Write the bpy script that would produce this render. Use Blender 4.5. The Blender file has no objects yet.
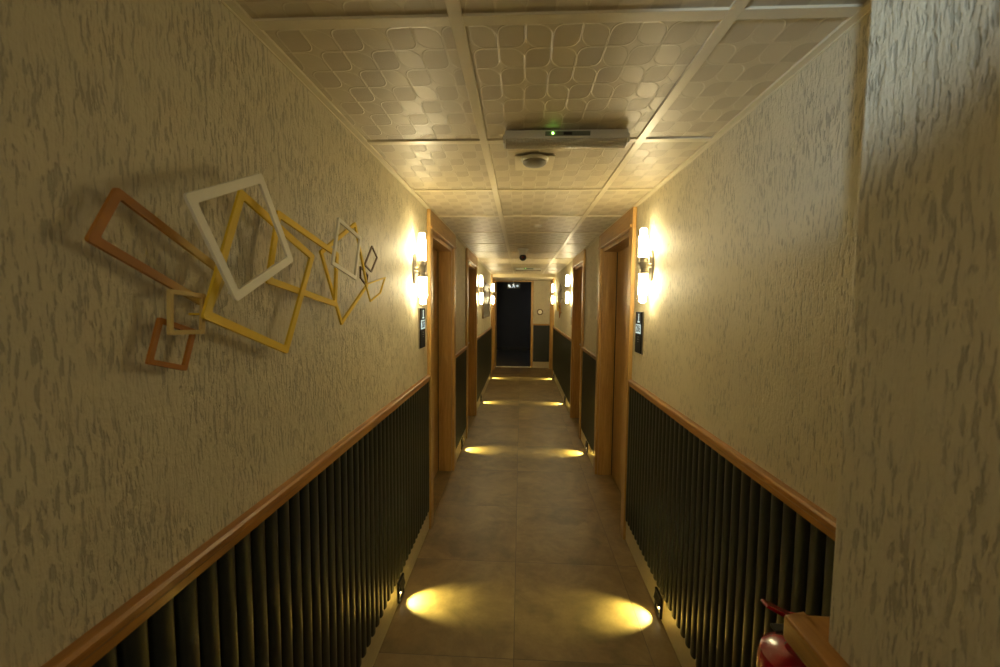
import bpy, bmesh, math, random
from mathutils import Vector, Matrix
random.seed(4)
C = bpy.context.scene.collection
S = bpy.context.scene
PI = math.pi

# ------------------------------------------------------------------ camera
EYE = 1.568
F_PX, PITCH, YAW, ROLL = 422.88, .0707, -.0483, .0088
cam = bpy.data.cameras.new('camera'); cam.sensor_width = 36; cam.lens = F_PX/1000*36
cam.clip_start = .02; cam.clip_end = 100
cam.dof.use_dof = True; cam.dof.focus_distance = 3.2; cam.dof.aperture_fstop = 5.6
co = bpy.data.objects.new('camera', cam); C.objects.link(co); S.camera = co
fw = Vector((math.sin(YAW)*math.cos(PITCH), math.cos(YAW)*math.cos(PITCH), -math.sin(PITCH)))
rt = Vector((math.cos(YAW), -math.sin(YAW), 0)).normalized()
up = rt.cross(fw).normalized()
# rolled so that the right end of the horizon sinks in the picture
r2 = rt*math.cos(ROLL) + up*math.sin(ROLL)
u2 = up*math.cos(ROLL) - rt*math.sin(ROLL)
M = Matrix((r2, u2, -fw)).transposed().to_4x4(); M.translation = Vector((0, 0, EYE))
co.matrix_world = M

# ------------------------------------------------------------------ world, lights, exposure
w = bpy.data.worlds.new('world'); S.world = w; w.use_nodes = True
w.node_tree.nodes['Background'].inputs[0].default_value = (.02, .022, .03, 1)
w.node_tree.nodes['Background'].inputs[1].default_value = .3
S.view_settings.view_transform = 'Standard'; S.view_settings.look = 'None'
S.view_settings.gamma = 1; S.view_settings.use_curve_mapping = False
S.view_settings.exposure = 1.38
SCONCE_E = 28.0      # emission strength of the frosted tubes
STEP_W = 7.0         # watts of each step light
def area(name, loc, target, sx, sy, watts, col):
    l = bpy.data.lights.new(name, 'AREA'); l.shape = 'RECTANGLE'; l.size = sx; l.size_y = sy
    l.energy = watts; l.color = col
    o = bpy.data.objects.new(name, l); C.objects.link(o); o.location = loc
    o.rotation_euler = (Vector(target)-Vector(loc)).to_track_quat('-Z', 'Y').to_euler()
    return o
sl = bpy.data.lights.new('unseen_cool_spot', 'SPOT'); sl.energy = 26; sl.color = (.62, .80, 1.0); sl.spot_size = math.radians(23); sl.spot_blend = .8; sl.shadow_soft_size = .035  # added unseen cool spot that throws the bluish patch on the right wall
so = bpy.data.objects.new('unseen_cool_spot', sl); C.objects.link(so); so.location = (-.38, -.63, 1.80)
so.rotation_euler = (Vector((.728, 1.25, 2.08))-Vector(so.location)).to_track_quat('-Z', 'Y').to_euler()
area('rear_fill_light', (-.1, -1.5, 2.0), (-.1, 1.5, .9), 1.0, .6, 2.2, (1, .88, .62))  # added soft fill behind the viewer, lifts the near walls
area('lobby_fill_light', (.9, 12.6, 2.3), (.6, 12.8, 0), .4, .4, 1.2, (.75, .85, 1.0))  # added faint fill so the room past the doorway is not black
cfgl = [(-1, 2.10), (-1, 4.42), (-1, 6.6), (-1, 8.8), (1, 2.07), (1, 4.40), (1, 6.6), (1, 8.8)]   # step lights

XL, XR, CZ = -.628, .728, 2.19
YN, YE = -2.0, 10.4
RAIL = 1.084
SK = .146

# ------------------------------------------------------------------ materials
class G:
    def __init__(s, name):
        s.m = bpy.data.materials.new(name); s.m.use_nodes = True
        s.t = s.m.node_tree; s.n = s.t.nodes; s.b = s.n['Principled BSDF']
    def new(s, ty, **k):
        n = s.n.new(ty)
        for a, v in k.items(): setattr(n, a, v)
        return n
    def lk(s, a, b): s.t.links.new(a, b)
    def put(s, sock, v):
        if hasattr(v, 'is_linked') or isinstance(v, bpy.types.NodeSocket): s.lk(v, sock)
        else: sock.default_value = v
    def math(s, op, a, b=0.0, c=None):
        n = s.new('ShaderNodeMath', operation=op)
        s.put(n.inputs[0], a); s.put(n.inputs[1], b)
        if c is not None: s.put(n.inputs[2], c)
        return n.outputs[0]
    def coords(s, scale=(1, 1, 1), loc=(0, 0, 0), rot=(0, 0, 0)):
        tc = s.new('ShaderNodeTexCoord'); mp = s.new('ShaderNodeMapping')
        mp.inputs['Scale'].default_value = scale; mp.inputs['Location'].default_value = loc
        mp.inputs['Rotation'].default_value = rot
        s.lk(tc.outputs['Object'], mp.inputs[0]); return mp.outputs[0]
    def noise(s, vec, scale, detail=2, rough=.5, dist=0.0):
        n = s.new('ShaderNodeTexNoise'); s.lk(vec, n.inputs['Vector'])
        n.inputs['Scale'].default_value = scale; n.inputs['Detail'].default_value = detail
        n.inputs['Roughness'].default_value = rough; n.inputs['Distortion'].default_value = dist
        return n.outputs['Fac']
    def ramp(s, fac, stops):
        r = s.new('ShaderNodeValToRGB'); el = r.color_ramp.elements
        while len(el) < len(stops): el.new(.5)
        for e, (p, c) in zip(el, stops):
            e.position = p; e.color = (*c, 1) if len(c) == 3 else c
        s.put(r.inputs[0], fac); return r.outputs[0]
    def mix(s, fac, a, b):
        n = s.new('ShaderNodeMix', data_type='RGBA')
        s.put(n.inputs[0], fac)
        for i, v in ((6, a), (7, b)):
            s.put(n.inputs[i], (*v, 1) if isinstance(v, tuple) and len(v) == 3 else v)
        return n.outputs[2]
    def maprange(s, v, a, b, c, d, smooth=True):
        n = s.new('ShaderNodeMapRange'); n.interpolation_type = 'SMOOTHSTEP' if smooth else 'LINEAR'
        s.put(n.inputs[0], v)
        for i, x in enumerate((a, b, c, d)): n.inputs[i+1].default_value = x
        return n.outputs[0]
    def bump(s, h, dist, strength=1.0, prev=None):
        n = s.new('ShaderNodeBump'); s.lk(h, n.inputs['Height'])
        n.inputs['Distance'].default_value = dist; n.inputs['Strength'].default_value = strength
        if prev: s.lk(prev, n.inputs['Normal'])
        return n.outputs[0]
    def base(s, col=None, rough=None, metal=None, normal=None, spec=None, coat=None):
        if col is not None: s.put(s.b.inputs['Base Color'], (*col, 1) if isinstance(col, tuple) and len(col) == 3 else col)
        if rough is not None: s.put(s.b.inputs['Roughness'], rough)
        if metal is not None: s.b.inputs['Metallic'].default_value = metal
        if normal is not None: s.lk(normal, s.b.inputs['Normal'])
        if spec is not None: s.b.inputs['Specular IOR Level'].default_value = spec
        if coat is not None: s.b.inputs['Coat Weight'].default_value = coat; s.b.inputs['Coat Roughness'].default_value = .15
        return s.m

def plain(name, col, rough=.5, metal=0.0, nz=0.0, spec=None, coat=None):
    g = G(name)
    n = g.noise(g.coords(), 40, 3)
    c = g.mix(n, tuple(x*(1-nz) for x in col), tuple(min(1, x*(1+nz)) for x in col))
    return g.base(c, rough, metal, spec=spec, coat=coat)

def plaster(name, col=(.68, .612, .42)):
    g = G(name)
    v0 = g.coords((1, 1, 1))
    wob = g.new('ShaderNodeTexNoise'); g.lk(v0, wob.inputs['Vector']); wob.inputs['Scale'].default_value = 18
    add = g.new('ShaderNodeVectorMath', operation='MULTIPLY_ADD')
    g.lk(wob.outputs['Color'], add.inputs[0]); add.inputs[1].default_value = (.012, .012, .03); g.lk(v0, add.inputs[2])
    mp = g.new('ShaderNodeMapping'); mp.inputs['Scale'].default_value = (1, 1, .16); g.lk(add.outputs[0], mp.inputs[0])
    v = mp.outputs[0]
    a = g.noise(v, 165, 3, .55)
    gate = g.maprange(g.noise(v0, 9, 2), .30, .55, 0, 1)
    pits = g.maprange(a, .38, .49, 0, 1)                 # narrow upright grooves, in drifts
    pits = g.math('SUBTRACT', 1.0, g.math('MULTIPLY', g.math('SUBTRACT', 1.0, pits), g.math('ADD', .35, g.math('MULTIPLY', gate, .65))))
    soft = g.noise(v, 62, 3, .6)
    lump = g.noise(v0, 95, 3, .6)
    comb = g.noise(v, 300, 2, .6)
    grain = g.noise(v0, 420, 2, .6)
    h = g.math('ADD', g.math('MULTIPLY', pits, .75), g.math('MULTIPLY', soft, .9))
    h = g.math('ADD', h, g.math('ADD', g.math('MULTIPLY', lump, .8), g.math('MULTIPLY', comb, .4)))
    h = g.math('ADD', h, g.math('MULTIPLY', grain, .10))
    nrm = g.bump(h, .0034, 1.0)
    tone = g.noise(v0, 2.2, 3)
    c1 = g.mix(tone, tuple(x*.93 for x in col), tuple(x*1.05 for x in col))
    pit_c = tuple(x*.68 for x in col)
    c = g.mix(g.maprange(pits, 0, .8, 0, 1), pit_c, c1)
    return g.base(c, .6, 0, nrm, spec=.35)

def wood(name, c1, c2, axis='z', rough=.38, scale=1.0):
    g = G(name)
    sc = {'z': (9, 9, .7), 'y': (9, .7, 9), 'x': (.7, 9, 9)}[axis]
    v = g.coords(tuple(s*scale for s in sc))
    n = g.noise(v, 3.2, 5, .6, 1.2)
    f = g.noise(v, 22, 3, .6)
    k = g.math('ADD', g.math('MULTIPLY', n, .75), g.math('MULTIPLY', f, .25))
    c = g.ramp(k, [(.33, c1), (.62, c2)])
    nrm = g.bump(f, .0006, .5)
    return g.base(c, rough, 0, nrm, coat=.25)

def ceiling_tile():
    g = G('embossed_ceiling_tile')
    tc = g.new('ShaderNodeTexCoord'); sp = g.new('ShaderNodeSeparateXYZ'); g.lk(tc.outputs['Object'], sp.inputs[0])
    u = g.math('DIVIDE', g.math('ADD', sp.outputs[0], 10.15), .0655)
    v = g.math('DIVIDE', g.math('ADD', sp.outputs[1], 10.0), .0880)
    fu, fv = g.math('FLOOR', u), g.math('FLOOR', v)
    par = g.math('MODULO', g.math('ADD', fu, fv), 2.0)              # checkerboard of two finishes
    a = g.math('ABSOLUTE', g.math('SUBTRACT', g.math('MULTIPLY', g.math('FRACT', u), 2), 1))
    b = g.math('ABSOLUTE', g.math('SUBTRACT', g.math('MULTIPLY', g.math('FRACT', v), 2), 1))
    sx = g.math('SUBTRACT', g.math('MULTIPLY', g.math('FRACT', u), 2), 1); sy = g.math('SUBTRACT', g.math('MULTIPLY', g.math('FRACT', v), 2), 1)
    same = g.math('GREATER_THAN', g.math('MULTIPLY', sx, sy), 0)
    cutc = g.math('SUBTRACT', 1.0, g.math('ABSOLUTE', g.math('SUBTRACT', same, par)))   # corners that face a four-pointed star
    ex = g.math('ADD', 1.75, g.math('MULTIPLY', par, 1.0))
    ro = g.math('POWER', g.math('ADD', g.math('POWER', a, ex), g.math('POWER', b, ex)), g.math('DIVIDE', 1.0, ex))
    sq = g.math('MAXIMUM', a, b)
    d = g.math('ADD', g.math('MULTIPLY', cutc, ro), g.math('MULTIPLY', g.math('SUBTRACT', 1.0, cutc), sq))
    line = g.math('ABSOLUTE', g.math('SUBTRACT', d, .96))
    ridge = g.maprange(line, 0.0, .075, 1, 0)
    inside = g.maprange(d, .91, .96, 1, 0)
    dark = g.math('MULTIPLY', par, inside)
    fine = g.noise(tc.outputs['Object'], 520, 2, .6)
    fine2 = g.math('MULTIPLY', fine, dark)
    h = g.math('ADD', g.math('MULTIPLY', ridge, 1.0), g.math('MULTIPLY', fine2, .45))
    nrm = g.bump(h, .0010, .9)
    c = g.mix(dark, (.60, .52, .345), (.52, .44, .285))
    r = g.math('SUBTRACT', g.math('ADD', .46, g.math('MULTIPLY', dark, .06)), g.math('MULTIPLY', ridge, .12))
    return g.base(c, r, 0, nrm, spec=.7)

def floor_tile():
    g = G('concrete_look_floor_tile')
    tc = g.new('ShaderNodeTexCoord'); sp = g.new('ShaderNodeSeparateXYZ'); g.lk(tc.outputs['Object'], sp.inputs[0])
    def joint(c, off, size):
        k = g.math('DIVIDE', g.math('ADD', c, off), size)
        f = g.math('FRACT', k)
        d = g.math('MULTIPLY', g.math('MINIMUM', f, g.math('SUBTRACT', 1.0, f)), size)
        return g.maprange(d, .0012, .0024, 1, 0), g.math('FLOOR', k)
    jx, ix = joint(sp.outputs[0], 10*.612+.012, .612)
    jy, iy = joint(sp.outputs[1], 10*.705-1.765, .705)
    j = g.math('MAXIMUM', jx, jy)
    wn = g.new('ShaderNodeTexWhiteNoise', noise_dimensions='2D')
    cb = g.new('ShaderNodeCombineXYZ'); g.lk(ix, cb.inputs[0]); g.lk(iy, cb.inputs[1]); g.lk(cb.outputs[0], wn.inputs['Vector'])
    shift = g.new('ShaderNodeVectorMath', operation='MULTIPLY_ADD')
    g.lk(wn.outputs['Color'], shift.inputs[0]); shift.inputs[1].default_value = (30, 30, 30); g.lk(tc.outputs['Object'], shift.inputs[2])
    n1 = g.noise(shift.outputs[0], 3.2, 6, .62, .6)
    n2 = g.noise(shift.outputs[0], 14, 5, .65)
    k = g.math('ADD', g.math('MULTIPLY', n1, .7), g.math('MULTIPLY', n2, .3))
    c = g.ramp(k, [(.36, (.155, .108, .046)), (.5, (.25, .175, .076)), (.64, (.345, .248, .112))])
    c = g.mix(g.math('MULTIPLY', wn.outputs['Value'], .12), c, (.16, .12, .075))
    c = g.mix(g.math('MULTIPLY', j, .8), c, (.10, .075, .045))
    r = g.math('ADD', .34, g.math('MULTIPLY', n2, .18))
    nrm = g.bump(g.math('SUBTRACT', g.math('MULTIPLY', n2, .15), j), .0012, .6)
    return g.base(c, r, 0, nrm, spec=.5)

M_plaster = plaster('textured_beige_plaster')
M_ceil = ceiling_tile()
M_grid = plain('cream_ceiling_grid', (.74, .66, .46), .38, nz=.03)
M_floor = floor_tile()
M_oak = wood('honey_oak', (.37, .205, .055), (.57, .345, .105), 'z')
M_oak_leaf = wood('honey_oak_leaf', (.35, .20, .055), (.53, .32, .10), 'z', .33, .7)
M_oak_y = wood('honey_oak_lengthwise', (.35, .18, .045), (.53, .295, .08), 'y')
M_rail = wood('darker_oak_rail', (.27, .115, .022), (.44, .205, .045), 'y', .33)
M_oak_x = wood('honey_oak_crosswise', (.35, .18, .045), (.53, .295, .08), 'x')
M_slat = plain('charcoal_green_fluted_panel', (.022, .028, .023), .36, nz=.2, spec=.55)
M_skirt = plain('beige_stone_skirting', (.58, .50, .30), .42, nz=.12)
M_chrome = plain('brushed_nickel', (.42, .38, .31), .28, 1.0, .1)
M_dark = plain('black_plastic', (.012, .012, .012), .35)
M_matt = plain('matt_black_plastic', (.010, .010, .010), .65, spec=.2)
M_white = plain('white_plastic', (.70, .68, .60), .4)
M_red = plain('glossy_red_enamel', (.30, .006, .012), .22, coat=.6)
M_brass = plain('brass', (.72, .52, .22), .3, 1.0)
M_rubber = plain('black_rubber', (.015, .015, .015), .6)
M_goldY = plain('yellow_gold_paint', (.86, .60, .045), .5, .0, .08, spec=.2)
M_ivory = plain('ivory_paint', (.95, .92, .78), .5, nz=.04)
M_copper = plain('copper_paint', (.42, .17, .03), .5, .0, .12, spec=.2)
M_bronze = plain('dark_bronze', (.14, .09, .035), .4, .5, .15)
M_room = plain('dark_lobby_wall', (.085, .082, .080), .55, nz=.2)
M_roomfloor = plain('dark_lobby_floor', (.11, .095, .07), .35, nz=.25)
def emit(name, col, e, base=(.8, .8, .8)):
    g = G(name); g.base(base, .4)
    g.b.inputs['Emission Color'].default_value = (*col, 1); g.b.inputs['Emission Strength'].default_value = e
    return g.m
M_tube = emit('lit_frosted_tube', (1.0, .84, .49), SCONCE_E)
M_sign_w = emit('lit_pale_blue_symbols', (.45, .75, 1.0), .2)
M_num = emit('backlit_number', (.45, .62, .66), .35, (.5, .6, .62))
M_led = emit('green_led', (.35, 1.0, .15), 6)
M_steplens = emit('step_light_lens', (1.0, .88, .50), 4)
def glass(name, col=(1, 1, 1), rough=0.0):
    g = G(name); g.base(col, rough); g.b.inputs['Transmission Weight'].default_value = 1.0
    g.b.inputs['IOR'].default_value = 1.45
    return g.m
M_glass = glass('clear_glass')
def gradient(name, c1, c2, y1, y2):      # brushed two-tone paint, copper running out into gold
    g = G(name); tc = g.new('ShaderNodeTexCoord'); sp = g.new('ShaderNodeSeparateXYZ'); g.lk(tc.outputs['Object'], sp.inputs[0])
    k = g.maprange(g.math('ADD', sp.outputs[1], g.math('MULTIPLY', g.noise(tc.outputs['Object'], 25), .04)), y1, y2, 0, 1)
    return g.base(g.mix(k, c1, c2), .5, 0, spec=.2)
M_cop_gold = M_cop_gold2 = None
def prismatic():
    g = G('prismatic_diffuser'); n = g.noise(g.coords((1, 3, 1)), 90, 2)
    g.base((.85, .78, .62), .12, 0, g.bump(n, .004, 1.0)); g.b.inputs['Transmission Weight'].default_value = .5
    return g.m
M_prism = prismatic()

# ------------------------------------------------------------------ mesh helpers
def box(bm, a, b, bev=0.0):
    vs = [bm.verts.new((x, y, z)) for x in (a[0], b[0]) for y in (a[1], b[1]) for z in (a[2], b[2])]
    fs = [bm.faces.new([vs[i] for i in q]) for q in ((0, 1, 3, 2), (4, 6, 7, 5), (0, 4, 5, 1), (2, 3, 7, 6), (0, 2, 6, 4), (1, 5, 7, 3))]
    if bev:
        es = list({e for f in fs for e in f.edges})
        bmesh.ops.bevel(bm, geom=es, offset=bev, segments=2, affect='EDGES', profile=.5)
    return bm
def lathe(bm, prof, loc=(0, 0, 0), axis='z', n=28, cap=True):
    rings = []
    for r, h in prof:
        ring = []
        for i in range(n):
            t = 2*PI*i/n; p = (r*math.cos(t), r*math.sin(t), h)
            if axis == 'x': p = (p[2], p[0], p[1])
            elif axis == 'y': p = (p[0], p[2], p[1])
            ring.append(bm.verts.new(Vector(p)+Vector(loc)))
        rings.append(ring)
    for a, b in zip(rings, rings[1:]):
        for i in range(n): bm.faces.new((a[i], a[(i+1) % n], b[(i+1) % n], b[i]))
    if cap:
        bm.faces.new(rings[0][::-1]); bm.faces.new(rings[-1])
    return bm
def tube(bm, pts, r, n=10):
    pts = [Vector(p) for p in pts]; rings = []
    for i, p in enumerate(pts):
        d = (pts[min(i+1, len(pts)-1)]-pts[max(i-1, 0)]).normalized()
        s = d.cross(Vector((0, 0, 1)) if abs(d.z) < .9 else Vector((1, 0, 0))).normalized(); t = d.cross(s)
        rings.append([bm.verts.new(p+(s*math.cos(2*PI*k/n)+t*math.sin(2*PI*k/n))*r) for k in range(n)])
    for a, b in zip(rings, rings[1:]):
        for i in range(n): bm.faces.new((a[i], a[(i+1) % n], b[(i+1) % n], b[i]))
    bm.faces.new(rings[0][::-1]); bm.faces.new(rings[-1]); return bm
def obj(name, bm, mat, parent=None, loc=None, smooth=False, bevel=0.0):
    bmesh.ops.remove_doubles(bm, verts=bm.verts, dist=1e-6)
    bmesh.ops.recalc_face_normals(bm, faces=bm.faces)
    me = bpy.data.meshes.new(name); bm.to_mesh(me); bm.free()
    if smooth:
        for p in me.polygons: p.use_smooth = True
        me.set_sharp_from_angle(angle=math.radians(35))
    me.materials.append(mat)
    o = bpy.data.objects.new(name, me); C.objects.link(o)
    if parent: o.parent = parent
    if loc: o.location = loc
    if bevel:
        m = o.modifiers.new('bevel', 'BEVEL'); m.width = bevel; m.segments = 2; m.limit_method = 'ANGLE'
    return o
NB = bmesh.new
def thing(name, label, cat, loc=(0, 0, 0), rotz=0, group=None):
    o = bpy.data.objects.new(name, None); C.objects.link(o); o.location = loc; o.rotation_euler = (0, 0, rotz)
    o.empty_display_size = .05; o['label'] = label; o['category'] = cat
    if group: o['group'] = group
    return o
def struct(name, bm, m, label, cat, **k):
    o = obj(name, bm, m, **k); o['kind'] = 'structure'; o['label'] = label; o['category'] = cat; return o
def dup(root, loc, label, rotz=None):
    r = root.copy(); C.objects.link(r); r.location = loc; r['label'] = label
    if rotz is not None: r.rotation_euler = (0, 0, rotz)
    for ch in list(root.children):
        c = ch.copy(); C.objects.link(c); c.parent = r
        for g_ in ch.children:
            d = g_.copy(); C.objects.link(d); d.parent = c
    return r
def text_bm(txt, size, extrude=.0006):
    cu = bpy.data.curves.new('t', 'FONT'); cu.body = txt; cu.size = size; cu.extrude = extrude
    cu.align_x = 'CENTER'; cu.align_y = 'CENTER'; cu.offset = size*.012
    o = bpy.data.objects.new('t', cu); C.objects.link(o)
    bpy.context.view_layer.update()
    me = bpy.data.meshes.new_from_object(o.evaluated_get(bpy.context.evaluated_depsgraph_get()))
    bm = NB(); bm.from_mesh(me); bpy.data.objects.remove(o); bpy.data.meshes.remove(me); return bm

# ------------------------------------------------------------------ shell
DOORS = {'left': [(2.81, 3.92), (4.78, 5.88), (8.95, 10.0)], 'right': [(2.76, 3.93), (4.86, 5.88), (9.25, 10.28)]}
HEAD = 2.19
fl = NB(); box(fl, (-1.1, YN, -.06), (1.2, YE, 0)); struct('floor', fl, M_floor, 'corridor floor of square brown concrete-look tiles', 'floor')
def wall(side):
    bm = NB(); s = -1 if side == 'left' else 1; X = XL if s < 0 else XR
    def seg(y0, y1, z0, z1): box(bm, (min(X, X+s*.16), y0, z0), (max(X, X+s*.16), y1, z1))
    y = YN
    for a, b in DOORS[side]:
        seg(y, a+.05, 0, 2.33); seg(a+.05, b-.05, 2.13, 2.33); y = b-.05
    seg(y, YE, 0, 2.33)
    return bm
struct('wall_left', wall('left'), M_plaster, 'long left wall in rough upright-combed beige plaster', 'wall')
struct('wall_right', wall('right'), M_plaster, 'right wall in rough upright-combed beige plaster behind the jutting corner', 'wall')
NX, NY = .45, .605
b = NB(); box(b, (NX, YN, 0), (XR-.001, NY, 2.33)); struct('wall_near_right', b, M_plaster, 'plastered wall corner jutting out closest on the right', 'wall', bevel=.006)
b = NB(); box(b, (-1.1, YN-.1, 0), (1.2, YN, 2.33)); struct('wall_back', b, M_plaster, 'wall behind the viewer', 'wall')
# end wall with the dark doorway
DX0, DX1, DZ = -.615, .255, 2.10
b = NB(); box(b, (DX1+.03, YE, 0), (XR+.1, YE+.14, 2.2)); box(b, (XL-.1, YE, DZ+.03), (DX1+.03, YE+.14, 2.33)); box(b, (DX1+.03, YE, 2.2), (XR+.1, YE+.14, 2.33))
struct('wall_end', b, M_plaster, 'short end wall to the right of the dark doorway', 'wall')
b = NB()
box(b, (DX1, YE-.02, 0), (DX1+.055, YE+.15, DZ+.05)); box(b, (XL+.001, YE-.02, 0), (XL+.03, YE+.15, DZ+.05)); box(b, (XL+.03, YE-.02, DZ), (DX1, YE+.15, DZ+.05))
struct('trim_1', b, M_oak, 'oak frame around the dark doorway at the corridor end', 'doorway frame', bevel=.003)
b = NB(); box(b, (XL+.03, YE-.03, .001), (DX1, YE+.05, .012)); struct('trim_2', b, M_ivory, 'pale threshold strip of the dark doorway', 'threshold')
# dark lobby past the doorway
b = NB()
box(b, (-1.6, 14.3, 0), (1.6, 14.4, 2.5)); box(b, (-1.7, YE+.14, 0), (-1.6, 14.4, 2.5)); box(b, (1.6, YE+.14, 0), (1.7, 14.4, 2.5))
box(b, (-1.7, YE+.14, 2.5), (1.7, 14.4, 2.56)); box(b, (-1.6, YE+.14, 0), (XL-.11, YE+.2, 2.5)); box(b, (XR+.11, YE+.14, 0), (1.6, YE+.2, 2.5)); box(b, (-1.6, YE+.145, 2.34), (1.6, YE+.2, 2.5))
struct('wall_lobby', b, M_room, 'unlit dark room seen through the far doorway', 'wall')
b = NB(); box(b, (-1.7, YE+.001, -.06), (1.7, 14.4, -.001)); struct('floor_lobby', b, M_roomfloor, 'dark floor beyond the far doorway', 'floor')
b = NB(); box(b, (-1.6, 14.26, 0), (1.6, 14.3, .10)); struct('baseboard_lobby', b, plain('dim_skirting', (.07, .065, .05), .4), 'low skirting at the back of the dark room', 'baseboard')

# ceiling: tiles and grid
TX = [-.150, .447]; TY0, TS = .977, .705; TW = .030
b = NB(); box(b, (XL-.15, YN, CZ+.006), (XR+.15, 9.0, CZ+.05))
struct('ceiling', b, M_ceil, 'suspended ceiling of cream tiles embossed with rounded cells', 'ceiling')
b = NB()
for x in TX: box(b, (x-TW/2, YN, CZ), (x+TW/2, 9.0, CZ+.02))
k = -4
while TY0+TS*k < 9.0:
    y = TY0+TS*k
    if y-TW/2 > YN:
        box(b, (XL, y-TW*.55, CZ+.0005), (XR, y+TW*.55, CZ+.02))
    k += 1
struct('trim_3', b, M_grid, 'cream metal grid bars between the ceiling tiles', 'ceiling grid', bevel=.001)
b = NB()
box(b, (XL, YN, CZ-.005), (XL+.004, 9.0, CZ+.006)); box(b, (XL, YN, CZ-.001), (XL+.024, 9.0, CZ+.006))
struct('trim_4', b, M_grid, 'cream angle strip along the left ceiling edge', 'ceiling trim')
b = NB()
box(b, (XR-.004, NY, CZ-.005), (XR, 9.0, CZ+.006)); box(b, (XR-.024, NY, CZ-.001), (XR, 9.0, CZ+.006))
struct('trim_5', b, M_grid, 'cream angle strip along the right ceiling edge', 'ceiling trim')
b = NB(); box(b, (XL-.1, 9.0, 2.125), (XR+.1, YE, 2.25)); struct('ceiling_end', b, M_grid, 'smooth lowered ceiling strip before the dark doorway', 'ceiling')

# fluted wainscot, rail and skirting per wall stretch
tn = [6]
def flutes(y0, y1, x_in, s, z0=SK-.004, z1=RAIL-.035):
    """upright corrugations on a wall whose face is x = x_in; s = direction into the corridor"""
    bm = NB(); P = .054; pr = [(0, .002), (.005, .002)]+[(.0285-.0235*math.cos(PI*k/10), .002+.0155*math.sin(PI*k/10)**.8) for k in range(1, 10)]+[(.052, .002)]
    pts = []; y = y0
    while y < y1:
        for dy, d in pr:
            if y+dy < y1: pts.append((y+dy, d))
        y += P
    pts.append((y1, .003))
    lo = [bm.verts.new((x_in+s*d, yy, z0)) for yy, d in pts]; hi = [bm.verts.new((x_in+s*d, yy, z1)) for yy, d in pts]
    for i in range(len(pts)-1): bm.faces.new((lo[i], lo[i+1], hi[i+1], hi[i]))
    # closed back and underside
    bl = [bm.verts.new((x_in, yy, z0)) for yy, d in pts]; bh = [bm.verts.new((x_in, yy, z1)) for yy, d in pts]
    for i in range(len(pts)-1):
        bm.faces.new((lo[i], bl[i], bl[i+1], lo[i+1])); bm.faces.new((hi[i], hi[i+1], bh[i+1], bh[i]))
    bm.faces.new((lo[0], hi[0], bh[0], bl[0])); bm.faces.new((lo[-1], bl[-1], bh[-1], hi[-1]))
    bm.faces.new((bl[0], bh[0], bh[-1], bl[-1]))
    return bm
def rail_bm(y0, y1, x, s, d=.024):
    bm = NB(); pr = [(0, 0), (d*.8, 0), (d, -.006), (d, -.018), (d*.82, -.023), (d*.82, -.040), (0, -.042)]
    A = [bm.verts.new((x+s*a, y0, RAIL+z)) for a, z in pr]; B = [bm.verts.new((x+s*a, y1, RAIL+z)) for a, z in pr]
    for i in range(len(pr)): bm.faces.new((A[i], A[(i+1) % len(pr)], B[(i+1) % len(pr)], B[i]))
    bm.faces.new(A[::-1]); bm.faces.new(B); return bm
where = {('left', 0): 'left wall nearest stretch under the square-frame wall art', ('left', 1): 'left wall between the first and second doors',
         ('left', 2): 'left wall beyond the second door', ('left', 3): 'left wall at the very end',
         ('right', 0): 'right wall from the jutting corner to the first door', ('right', 1): 'right wall between the first and second doors',
         ('right', 2): 'right wall beyond the second door', ('right', 3): 'right wall at the very end'}
for side in ('left', 'right'):
    s = 1 if side == 'left' else -1; X = XL if side == 'left' else XR
    y = YN if side == 'left' else NY+.005
    ds = DOORS[side]
    spans = []
    for a, e in ds: spans.append((y, a)); y = e
    spans.append((y, YE))
    for i, (a, e) in enumerate(spans):
        wl = where[(side, i)]
        e2 = e-.001; a2 = a+.001
        struct('trim_%d' % tn[0], flutes(a2, e2, X, s), M_slat, 'dark fluted panelling, '+wl, 'wall panelling', smooth=True); tn[0] += 1
        struct('trim_%d' % tn[0], rail_bm(a2, e2, X, s), M_rail, 'oak rail capping the panelling, '+wl, 'chair rail'); tn[0] += 1
        b = NB(); box(b, (min(X, X+s*.010), a2, 0), (max(X, X+s*.010), e2, SK)); struct('baseboard_%s%s' % (side, '' if i == 0 else '_%d' % i), b, M_skirt, 'beige stone skirting, '+wl, 'baseboard', bevel=.002)
# near right corner
struct('trim_%d' % tn[0], flutes(YN, NY-.001, NX, -1), M_slat, 'dark fluted panelling on the jutting near corner', 'wall panelling'); tn[0] += 1
b = NB()
box(b, (NX-.030, YN, RAIL-.040), (NX, NY+.052, RAIL)); box(b, (NX, NY, RAIL-.040), (XR-.03, NY+.052, RAIL))
struct('trim_%d' % tn[0], b, M_rail, 'oak rail wrapping the jutting near corner', 'chair rail', bevel=.005); tn[0] += 1
b = NB(); box(b, (NX-.01, YN, 0), (NX, NY+.01, SK)); box(b, (NX, NY, 0), (XR-.011, NY+.01, SK)); struct('baseboard_near', b, M_skirt, 'stone skirting of the jutting near corner', 'baseboard')
b = NB(); box(b, (NX+.001, NY, SK), (XR-.025, NY+.012, RAIL-.045)); struct('trim_%d' % tn[0], b, M_slat, 'dark panel on the end face of the near corner', 'wall panelling'); tn[0] += 1
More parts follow.
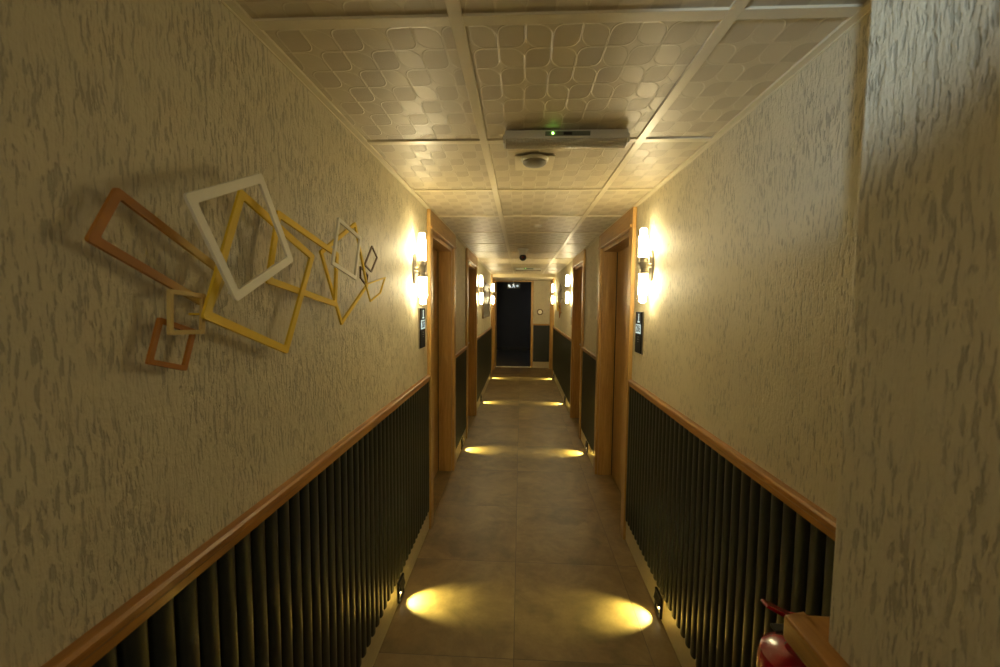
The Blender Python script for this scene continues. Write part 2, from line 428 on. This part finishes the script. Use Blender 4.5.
# end wall panelling
b = NB()
x = DX1+.075
while x < XR-.05:
    box(b, (x, YE-.018, SK), (x+.03, YE-.004, RAIL-.04)); x += .054
box(b, (DX1+.06, YE-.006, SK), (XR-.001, YE, RAIL-.04))
struct('trim_%d' % tn[0], b, M_slat, 'dark panelling on the end wall beside the doorway', 'wall panelling'); tn[0] += 1
b = NB(); box(b, (DX1+.056, YE-.03, RAIL-.04), (XR-.035, YE, RAIL)); struct('trim_%d' % tn[0], b, M_oak_x, 'oak rail on the end wall', 'chair rail', bevel=.003); tn[0] += 1
b = NB(); box(b, (DX1+.056, YE-.01, 0), (XR-.011, YE, SK)); struct('baseboard_end', b, M_skirt, 'stone skirting of the end wall', 'baseboard')

# ------------------------------------------------------------------ doors (part of the room)
def door(num, side, y0, y1, label, near_handle=True):
    s = 1 if side == 'left' else -1; X = XL if side == 'left' else XR
    r = bpy.data.objects.new('door_%d' % num, None); C.objects.link(r); r['kind'] = 'structure'; r['label'] = label; r['category'] = 'door'
    r.location = (X, (y0+y1)/2, 0); h = (y1-y0)/2; cw = .085; pj = .026; top = CZ-.003; z_in = top-.105
    def bx(bm, a, c): box(bm, (min(s*a[0], s*c[0]), a[1], a[2]), (max(s*a[0], s*c[0]), c[1], c[2]))
    b = NB(); bx(b, (0.0005, -h, 0), (pj, -h+cw, top)); bx(b, (0.0005, h-cw, 0), (pj, h, top)); obj('door_casing', b, M_oak, r, bevel=.004)
    b = NB(); bx(b, (0.0005, -h+cw, z_in), (pj, h-cw, top)); bx(b, (0.0005, -h+.02, z_in-.02), (pj+.008, h-.02, z_in)); obj('head_casing', b, M_oak_y, r, bevel=.003)
    b = NB(); j = .03
    bx(b, (-.145, -h+cw-.02, 0), (.0, -h+cw+j-.02, z_in)); bx(b, (-.145, h-cw-j+.02, 0), (.0, h-cw+.02, z_in)); bx(b, (-.145, -h+cw, z_in-.05), (.0, h-cw, z_in-.001))
    obj('door_jamb', b, M_oak, r, bevel=.002)
    b = NB(); bx(b, (-.165, -h+cw+.012, .006), (-.125, h-cw-.012, z_in-.052)); lf = obj('door_leaf', b, M_oak_leaf, r, bevel=.002)
    # dark rubber seal in the gap round the leaf
    b = NB()
    bx(b, (-.125, -h+cw+.010, .006), (-.119, -h+cw+.018, z_in-.052)); bx(b, (-.125, h-cw-.018, .006), (-.119, h-cw-.010, z_in-.052))
    obj('door_seal', b, M_dark, r)
    hy = (-h+cw+.085)
    if not near_handle: hy = -hy
    d = 1 if near_handle else -1
    b = NB(); bx(b, (-.125, hy-.02, .92), (-.118, hy+.02, 1.10))
    tube(b, [(s*-.12, hy, 1.03), (s*-.072, hy, 1.03)], .009); tube(b, [(s*-.072, hy-d*.005, 1.03), (s*-.070, hy+d*.06, 1.03), (s*-.075, hy+d*.12, 1.028)], .008)
    obj('door_handle', b, M_chrome, r, smooth=True)
    return r
lab = {('left', 0): 'oak door in a deep frame, first on the left beside the wall light', ('left', 1): 'second oak door on the left', ('left', 2): 'oak door frame at the far end of the left wall',
       ('right', 0): 'oak door in a deep frame, first on the right beside the wall light', ('right', 1): 'second oak door on the right', ('right', 2): 'oak door frame at the far end of the right wall'}
n = 1
for side in ('left', 'right'):
    for i, (a, e) in enumerate(DOORS[side]):
        door(n, side, a, e, lab[(side, i)], near_handle=(i == 0)); n += 1

# ------------------------------------------------------------------ sconces
def make_sconce(label, loc, rotz):
    """local +x points out of the wall"""
    t = thing('wall_sconce', label, 'wall light', loc, rotz, 'tubular wall lights')
    b = NB(); n = 28; A = []; B = []
    for i in range(n):                                    # upright oval backplate
        a = 2*PI*i/n; y, z = .030*math.cos(a), .088*math.sin(a)
        A.append(b.verts.new((.001, y, z))); B.append(b.verts.new((.012, y*.93, z*.97)))
    for i in range(n): b.faces.new((A[i], A[(i+1) % n], B[(i+1) % n], B[i]))
    b.faces.new(A[::-1]); b.faces.new(B); obj('backplate', b, M_chrome, t, smooth=True)
    b = NB(); tube(b, [(.012, 0, 0), (.045, 0, 0)], .013, 16); box(b, (.034, -.034, -.022), (.074, .034, .022), .004)
    obj('arm', b, M_chrome, t, smooth=True)
    for sg in (1, -1):
        b = NB(); lathe(b, [(.024, sg*.018), (.028, sg*.020), (.028, sg*.046), (.0265, sg*.047)], (.054, -.010*sg, 0)); obj('tube_socket', b, M_chrome, t, smooth=True)
        b = NB(); lathe(b, [(.0235, sg*.045), (.0235, sg*.163), (.0185, sg*.168), (.0185, sg*.197), (.015, sg*.203), (.006, sg*.206)], (.054, -.010*sg, 0)); obj('lit_tube', b, M_tube, t, smooth=True)
        b = NB(); lathe(b, [(.0275, sg*.150), (.0275, sg*.195), (.0268, sg*.195), (.0268, sg*.150)], (.054, -.010*sg, 0), cap=False); obj('glass_sleeve', b, M_glass, t, smooth=True)
    return t
sc = make_sconce('wall light with two glowing tubes, left wall before the first door', (XL, 2.46, 1.765), 0)
dup(sc, (XR, 2.40, 1.785), 'wall light with two glowing tubes, right wall beside sign 206', PI)
dup(sc, (XL, 6.13, 1.765), 'wall light with two glowing tubes on the left past the second door', 0)
dup(sc, (XR, 6.22, 1.785), 'wall light with two glowing tubes on the right past the second door', PI)
dup(sc, (XL, 8.74, 1.765), 'wall light with glowing tubes at the far left beside the dark doorway', 0)
dup(sc, (XR, 9.08, 1.785), 'wall light with glowing tubes at the far right near the end wall', PI)

# ------------------------------------------------------------------ room signs
def room_sign(label, loc, rotz, num):
    t = thing('room_sign', label, 'sign', loc, rotz, 'room number signs')
    b = NB(); box(b, (.001, -.072, -.128), (.008, .072, .128), .002); obj('back_panel', b, M_chrome, t)
    b = NB(); box(b, (.008, -.066, -.124), (.013, .058, .124)); obj('black_panel', b, M_matt, t)
    # bed-and-person symbol
    b = NB(); box(b, (.013, -.006, .072), (.0145, .008, .100)); lathe(b, [(.007, 0), (.007, .0015)], (.013, .001, .107), 'x', 14)
    box(b, (.013, -.020, .060), (.0145, .022, .070)); obj('symbol', b, M_num, t)
    b = NB(); box(b, (.013, -.058, -.006), (.0142, .050, .050)); obj('number_plate', b, M_num, t)
    bm = text_bm(num, .060); bmesh.ops.transform(bm, matrix=Matrix.Translation((.0150, -.002, .022)) @ Matrix(((0, 0, 1, 0), (1, 0, 0, 0), (0, 1, 0, 0), (0, 0, 0, 1))), verts=bm.verts)
    obj('room_number', bm, M_dark, t)
    b = NB()
    for i, wd in enumerate((.028, .040, .022)): box(b, (.013, -wd/2, -.030-i*.014), (.0142, wd/2, -.024-i*.014))
    obj('small_print', b, plain('dim_grey_print', (.10, .10, .09), .5), t)
    return t
room_sign('black room sign with pale number 207 on the left wall', (XL, 2.645, 1.41), 0, '207')
room_sign('black room sign with pale number 206 on the right wall', (XR, 2.60, 1.40), PI, '206')
room_sign('small black room sign on the left past the second door', (XL, 5.985, 1.40), 0, '205')
room_sign('small black room sign on the right past the second door', (XR, 5.99, 1.40), PI, '204')

# ------------------------------------------------------------------ wall art made of welded square frames
def ray(px, py):
    u, v = (px-500)/F_PX, (py-333.5)/F_PX
    return (fw + r2*u - u2*v)
def on_x(px, py, X):
    d = ray(px, py); t = X/d.x; return Vector((X, d.y*t, EYE+d.z*t))
def frame_bm(pts, width, th, n):
    """rounded polygon ring of flat bar; pts = outer corners in the plane, n = outward normal of the wall"""
    c = sum(pts, Vector())/len(pts)
    m = len(pts); ax = (pts[1]-pts[0]).normalized(); 
    inner = []
    for i in range(m):
        p0, p, p1 = pts[i-1], pts[i], pts[(i+1) % m]
        a, b_ = (p0-p).normalized(), (p1-p).normalized()
        ang = a.angle(b_); bis = (a+b_).normalized()
        inner.append(p+bis*(width/math.sin(ang/2)))
    def rnd(poly, r):
        out = []
        for i in range(len(poly)):
            p0, p, p1 = poly[i-1], poly[i], poly[(i+1) % len(poly)]
            A, B = p+(p0-p).normalized()*r, p+(p1-p).normalized()*r
            for t in (0, .25, .5, .75, 1): out.append(A*(1-t)**2+p*2*t*(1-t)+B*t*t)
        return out
    O, I = rnd(pts, width*.45), rnd(inner, width*.25)
    bm = NB(); L = len(O)
    o0 = [bm.verts.new(p) for p in O]; o1 = [bm.verts.new(p-n*th) for p in O]; i0 = [bm.verts.new(p) for p in I]; i1 = [bm.verts.new(p-n*th) for p in I]
    for i in range(L):
        j = (i+1) % L
        bm.faces.new((o0[i], o0[j], i0[j], i0[i])); bm.faces.new((o1[i], i1[i], i1[j], o1[j]))
        bm.faces.new((o0[i], o1[i], o1[j], o0[j])); bm.faces.new((i0[i], i0[j], i1[j], i1[i]))
    return bm
ART = [  # outline corners, offset from wall, bar width, material, label
    ([(117, 186), (229, 273), (212, 311), (87, 240)], .024, .014, M_cop_gold, 'long copper frame turning gold'),
    ([(185, 194), (262, 173), (294, 261), (237, 302)], .062, .019, M_ivory, 'large ivory frame'),
    ([(241, 188), (315, 255.5), (288, 354), (203, 318)], .040, .018, M_goldY, 'large yellow-gold frame'),
    ([(278, 209.5), (339, 253), (337, 307), (267, 283)], .033, .017, M_goldY, 'middle yellow-gold frame'),
    ([(320.5, 251), (356, 222), (368.5, 286), (342, 325.5)], .027, .013, M_goldY, 'narrow tilted gold frame'),
    ([(339, 217), (361.5, 237), (356.5, 280), (332.5, 264.5)], .062, .0125, M_ivory, 'small ivory frame'),
    ([(170, 289), (206, 294), (205, 334), (170, 335)], .030, .008, M_cop_gold2, 'small pale-gold frame'),
    ([(160, 317), (197, 330), (187, 371), (148, 364)], .022, .009, M_copper, 'small copper frame'),
    ([(372.7, 245.5), (378, 257.5), (372, 272.5), (365, 265)], .030, .005, M_bronze, 'tiny thin bronze frame'),
    ([(361, 266), (368.5, 274.5), (367.5, 287), (361, 278)], .024, .005, M_bronze, 'tiny thin bronze frame'),
    ([(366, 284), (386, 277), (381, 293.5), (371, 302)], .036, .005, M_goldY, 'tiny thin gold frame'),
]
allp = [on_x(p[0], p[1], XL+.03) for a in ART for p in a[0]]
ctr = Vector((XL, (min(p.y for p in allp)+max(p.y for p in allp))/2, min(p.z for p in allp)))
M_cop_gold = gradient('copper_to_gold_paint', (.42, .18, .035), (.70, .52, .14), .68-ctr.y, .84-ctr.y)
M_cop_gold2 = gradient('copper_to_pale_gold_paint', (.68, .52, .20), (.58, .36, .12), .74-ctr.y, .86-ctr.y)
ART[0] = (*ART[0][:3], M_cop_gold, ART[0][4]); ART[6] = (*ART[6][:3], M_cop_gold2, ART[6][4])
t = thing('wall_art', 'wall sculpture of overlapping tilted square frames in ivory, gold and copper on left plaster wall', 'wall art', ctr)
for pts, off, wd, m, lb in ART:
    P = [on_x(x, y, XL+off) for x, y in pts]
    bm = frame_bm(P, wd, .006, Vector((1, 0, 0)))
    for p in {'large yellow-gold frame': (P[3],), 'large ivory frame': (P[3],)}.get(lb, ()):      # short pegs
        q = p+(sum(P, Vector())/4-p).normalized()*wd*1.0
        lathe(bm, [(.0022, 0 if off < .05 else off-.022), (.0022, off-.004)], (XL+.0005, q.y, q.z), 'x', 10)
    bmesh.ops.translate(bm, vec=-ctr, verts=bm.verts)
    o = obj('frame', bm, m, t); o['label'] = lb
# its small sister on the right wall, far down
t = thing('wall_art', 'small dark metal wall sculpture of tilted squares far down the right wall', 'wall art', (XR, 7.7, 1.62))
for (cy, cz, r_, rot, m) in ((-.17, .12, .17, .5, M_bronze), (.10, .03, .20, .95, M_bronze), (-.02, -.16, .15, .3, M_copper), (.27, -.10, .12, .7, M_goldY), (.0, .22, .10, .1, M_bronze)):
    P = [Vector((-.03-.01*abs(cy)*4, cy+r_*math.cos(rot+k*PI/2), cz+r_*math.sin(rot+k*PI/2))) for k in range(4)]
    bm = frame_bm(P, .026, .012, Vector((-1, 0, 0)))
    for p in P[::2]: lathe(bm, [(.006, 0), (.006, -p.x)], (p.x, p.y*.97+cy*.03, p.z*.97+cz*.03), 'x', 8)
    obj('frame', bm, m, t)
# framed picture far down the left wall
t = thing('framed_picture', 'framed grey-green picture far down the left wall between the wall lights', 'picture', (XL, 7.55, 1.62))
b = NB(); box(b, (.001, -.68, -.29), (.018, .68, .29)); 
g = G('grey_green_print'); nn = g.noise(g.coords((1, 1, 1)), 5, 5, .7, 1.5); g.base(g.ramp(nn, [(.40, (.05, .045, .03)), (.5, (.22, .20, .13)), (.62, (.34, .31, .21))]), .35)
obj('print', b, g.m, t)
b = NB()
for a, c in (((.001, -.70, .27), (.03, .70, .30)), ((.001, -.70, -.30), (.03, .70, -.27)), ((.001, -.70, -.27), (.03, -.67, .27)), ((.001, .67, -.27), (.03, .70, .27))): box(b, a, c)
obj('picture_frame', b, M_bronze, t, bevel=.002)

# ------------------------------------------------------------------ ceiling fittings
def emergency_light(label, loc):
    t = thing('emergency_light', label, 'emergency light', loc, 0, 'ceiling emergency lights')
    b = NB(); box(b, (-.220, -.034, -.030), (.220, .034, 0), .003); obj('housing', b, M_white, t, smooth=True)
    b = NB(); box(b, (-.075, -.0365, -.022), (.085, -.034, -.007)); obj('indicator_strip', b, plain('grey_strip', (.16, .17, .13), .3), t)
    b = NB(); box(b, (-.010, -.0385, -.020), (.020, -.0365, -.010)); obj('test_button', b, M_dark, t)
    b = NB(); lathe(b, [(.0035, 0), (.0035, -.003)], (-.048, -.0365, -.014), 'y', 12); obj('status_lamp', b, M_led, t)
    b = NB()
    A = []; B = []                                            # bowed prismatic cover under the housing
    for i in range(13):
        a = PI*i/12; y, z = -.031*math.cos(a), -.030-.022*math.sin(a)
        A.append(b.verts.new((-.216, y, z))); B.append(b.verts.new((.216, y, z)))
    for i in range(12): b.faces.new((A[i], A[i+1], B[i+1], B[i]))
    b.faces.new(A); b.faces.new(B[::-1]); b.faces.new((A[0], B[0], B[-1], A[-1])); obj('diffuser', b, M_prism, t)
    for x in (-.226, .216):
        b = NB(); box(b, (x, -.030, -.044), (x+.010, .030, -.012), .003); obj('end_cap', b, M_white, t)
    return t
em = emergency_light('white ceiling emergency light with small green lamp, nearest the viewer', (.155, 1.60, CZ))
dup(em, (.125, 7.45, CZ), 'white ceiling emergency light far down the corridor near the lowered ceiling')
t = thing('smoke_detector', 'round grey smoke detector on ceiling just beyond the near emergency light', 'smoke detector', (.052, 1.86, CZ))
b = NB(); box(b, (-.085, -.03, -.003), (.085, .16, 0), .001); obj('mounting_plate', b, M_grid, t)
b = NB(); lathe(b, [(.058, -.003), (.058, -.012), (.054, -.016)]); obj('base', b, M_white, t, smooth=True)
b = NB(); lathe(b, [(.050, -.016), (.050, -.023), (.042, -.030), (.02, -.034)]); obj('sensor_dome', b, plain('grey_plastic', (.22, .20, .15), .4), t, smooth=True)
t = thing('ceiling_sensor', 'tiny round white ceiling sensor between detector and dome camera', 'sensor', (.129, 3.41, CZ))
b = NB(); lathe(b, [(.034, 0), (.034, -.008), (.026, -.014), (.008, -.016)]); obj('cover', b, M_white, t, smooth=True)
t = thing('security_camera', 'small security camera with dark round eye hanging from the ceiling', 'security camera', (.018, 4.86, CZ))
b = NB(); lathe(b, [(.062, 0), (.062, -.012), (.045, -.030), (.040, -.070)]); obj('mount', b, M_white, t, smooth=True)
b = NB(); bmesh.ops.create_uvsphere(b, u_segments=24, v_segments=16, radius=.040, matrix=Matrix.Translation((0, 0, -.098))); obj('camera_eye', b, M_dark, t, smooth=True)
b = NB(); lathe(b, [(.014, -.0405), (.014, -.036)], (0, 0, -.100), 'y', 16); obj('lens', b, plain('dark_red_lens', (.10, .01, .008), .15), t, smooth=True)

# exit sign
t = thing('exit_sign', 'dark hanging exit sign with pale blue symbols before the dark doorway', 'exit sign', (-.185, 10.28, 2.125))
b = NB(); tube(b, [(.0, 0, 0), (.0, 0, -.055)], .006); box(b, (-.03, -.015, -.008), (.03, .015, 0), .002); obj('bracket', b, M_white, t)
b = NB(); box(b, (-.155, -.014, -.195), (.155, .014, -.055), .004); obj('sign_box', b, M_dark, t)
b = NB(); y0, y1 = -.0155, -.0140
box(b, (-.125, y0, -.150), (-.085, y1, -.095)); box(b, (-.095, y0, -.175), (-.060, y1, -.120))
def poly(bm, pts):
    A = [bm.verts.new((x, y0, z)) for x, z in pts]; B = [bm.verts.new((x, y1, z)) for x, z in pts]
    for i in range(len(pts)): bm.faces.new((A[i], A[(i+1) % len(pts)], B[(i+1) % len(pts)], B[i]))
    bm.faces.new(A); bm.faces.new(B[::-1])
lathe(b, [(.012, 0), (.012, .0015)], (.012, y0, -.078), 'y', 14)
poly(b, [(-.03, -.095), (.02, -.092), (.03, -.130), (.0, -.135), (-.012, -.110)]); poly(b, [(.0, -.13), (.03, -.13), (.045, -.175), (.03, -.178)]); poly(b, [(-.005, -.13), (.012, -.135), (-.03, -.178), (-.045, -.170)])
poly(b, [(.065, -.115), (.10, -.115), (.10, -.095), (.135, -.130), (.10, -.165), (.10, -.145), (.065, -.145)])
obj('symbols', b, M_sign_w, t)

# round call point on the end wall
t = thing('call_point', 'small round fire call point on the end wall above the rail', 'call point', (.47, YE, 1.37))
b = NB(); lathe(b, [(.075, -.001), (.075, -.03), (.060, -.036)], axis='y'); obj('dark_ring', b, M_bronze, t, smooth=True)
b = NB(); lathe(b, [(.052, -.034), (.050, -.048), (.02, -.054)], (0, 0, 0), 'y'); obj('button_face', b, M_ivory, t, smooth=True)
b = NB(); box(b, (.07, -.014, -.010), (.135, -.001, .010), .002); obj('side_tab', b, M_white, t)

# ------------------------------------------------------------------ step lights
def make_step(label, loc, rotz):
    """local +x points into the corridor, origin on the skirting face at floor level"""
    t = thing('step_light', label, 'step light', loc, rotz, 'recessed step lights in the skirting')
    b = NB()
    for a, c in (((.0005, -.044, .112), (.012, .044, .124)), ((.0005, -.044, .020), (.012, -.036, .112)), ((.0005, .036, .020), (.012, .044, .112)), ((.0005, -.044, .014), (.012, .044, .020))): box(b, a, c)
    obj('face_frame', b, M_dark, t, bevel=.001)
    b = NB(); A = [(.0005, .112), (.012, .112), (.020, .074), (.0005, .074)]
    vs = [[b.verts.new((x, yy, z)) for x, z in A] for yy in (-.036, .036)]
    for i in range(4): b.faces.new((vs[0][i], vs[0][(i+1) % 4], vs[1][(i+1) % 4], vs[1][i]))
    b.faces.new(vs[0]); b.faces.new(vs[1][::-1]); obj('eyelid_hood', b, M_dark, t)
    b = NB(); box(b, (.0005, -.036, .020), (.003, .036, .074)); obj('reflector', b, M_skirt, t)
    b = NB(); lathe(b, [(.012, .003), (.012, .005)], (0, 0, .052), 'x', 16); obj('lens', b, M_steplens, t)
    return t
spl = bpy.data.lights.new('step_spot', 'SPOT'); spl.energy = STEP_W; spl.color = (1, .87, .27)
spl.spot_size = math.radians(84); spl.spot_blend = .7; spl.shadow_soft_size = .008
steps = {(-1, 0): 'step light in the left skirting nearest the viewer', (-1, 1): 'step light in the left skirting between the first two doors', (-1, 2): 'step light in the left skirting past the second door', (-1, 3): 'last step light in the left skirting before the doorway',
         (1, 0): 'step light in the right skirting nearest the viewer', (1, 1): 'step light in the right skirting between the first two doors', (1, 2): 'step light in the right skirting past the second door', (1, 3): 'last step light in the right skirting before the end wall'}
first = None; cnt = {-1: 0, 1: 0}
for s, y in cfgl:
    X = XL+.010 if s < 0 else XR-.010; rz = 0 if s < 0 else PI; lb = steps[(s, cnt[s])]; cnt[s] += 1
    if first is None: first = make_step(lb, (X, y, 0), rz)
    else: dup(first, (X, y, 0), lb, rz)
    o = bpy.data.objects.new('step_spot', spl); C.objects.link(o); o.location = (X-s*.024, y, .078)
    o.rotation_euler = Vector((-s*1.0, 0, -.85)).to_track_quat('-Z', 'Y').to_euler()

# ------------------------------------------------------------------ fire extinguisher behind the near corner
t = thing('fire_extinguisher', 'red fire extinguisher hanging on the end face of the near right corner', 'fire extinguisher', (.504, .735, .488))
H = .47   # shoulder height over base
b = NB(); lathe(b, [(.050, 0), (.062, .006), (.065, .02), (.065, H-.030), (.061, H-.014), (.046, H-.004), (.024, H), (.018, H+.012)], n=40); obj('cylinder', b, M_red, t, smooth=True)
b = NB(); lathe(b, [(.0655, .16), (.0657, .161), (.0657, .32), (.0655, .321)], n=40, cap=False); obj('label_band', b, plain('cream_label', (.55, .50, .38), .4), t, smooth=True)
b = NB(); lathe(b, [(.019, H+.008), (.021, H+.012), (.021, H+.030), (.014, H+.034), (.014, H+.050)]); box(b, (-.022, -.012, H+.028), (.018, .012, H+.050), .003); obj('valve', b, M_brass, t, smooth=True)
b = NB(); box(b, (-.050, -.010, H+.036), (.012, .010, H+.042), .002); obj('carry_handle', b, M_dark, t)
b = NB(); A = [(.018, H+.054), (.018, H+.060), (-.020, H+.066), (-.066, H+.088), (-.070, H+.084), (-.022, H+.058)]
vs = [[b.verts.new((x, yy, z)) for x, z in A] for yy in (-.010, .010)]
for i in range(6): b.faces.new((vs[0][i], vs[0][(i+1) % 6], vs[1][(i+1) % 6], vs[1][i]))
b.faces.new(vs[0]); b.faces.new(vs[1][::-1]); obj('squeeze_lever', b, M_red, t, bevel=.002)
b = NB(); lathe(b, [(.013, -.030), (.013, -.012)], (0, 0, H+.040), 'y', 20); ga = obj('pressure_gauge', b, M_brass, t, smooth=True)
b = NB(); lathe(b, [(.010, -.0315), (.010, -.030)], (0, 0, H+.040), 'y', 20); obj('gauge_face', b, M_ivory, ga)
b = NB(); tube(b, [(.015, .004, H+.036), (.05, .01, H+.045), (.082, .015, H+.02), (.088, .015, H-.06), (.086, .012, H-.22), (.080, .01, .08)], .009, 12); obj('hose', b, M_rubber, t, smooth=True)
b = NB(); lathe(b, [(.067, .37), (.069, .371), (.069, .389), (.067, .39)], n=40, cap=False); box(b, (-.02, -.117, .33), (.02, -.112, .43)); box(b, (-.012, -.113, .372), (.012, -.064, .388)); obj('wall_bracket', b, M_dark, t, smooth=True)
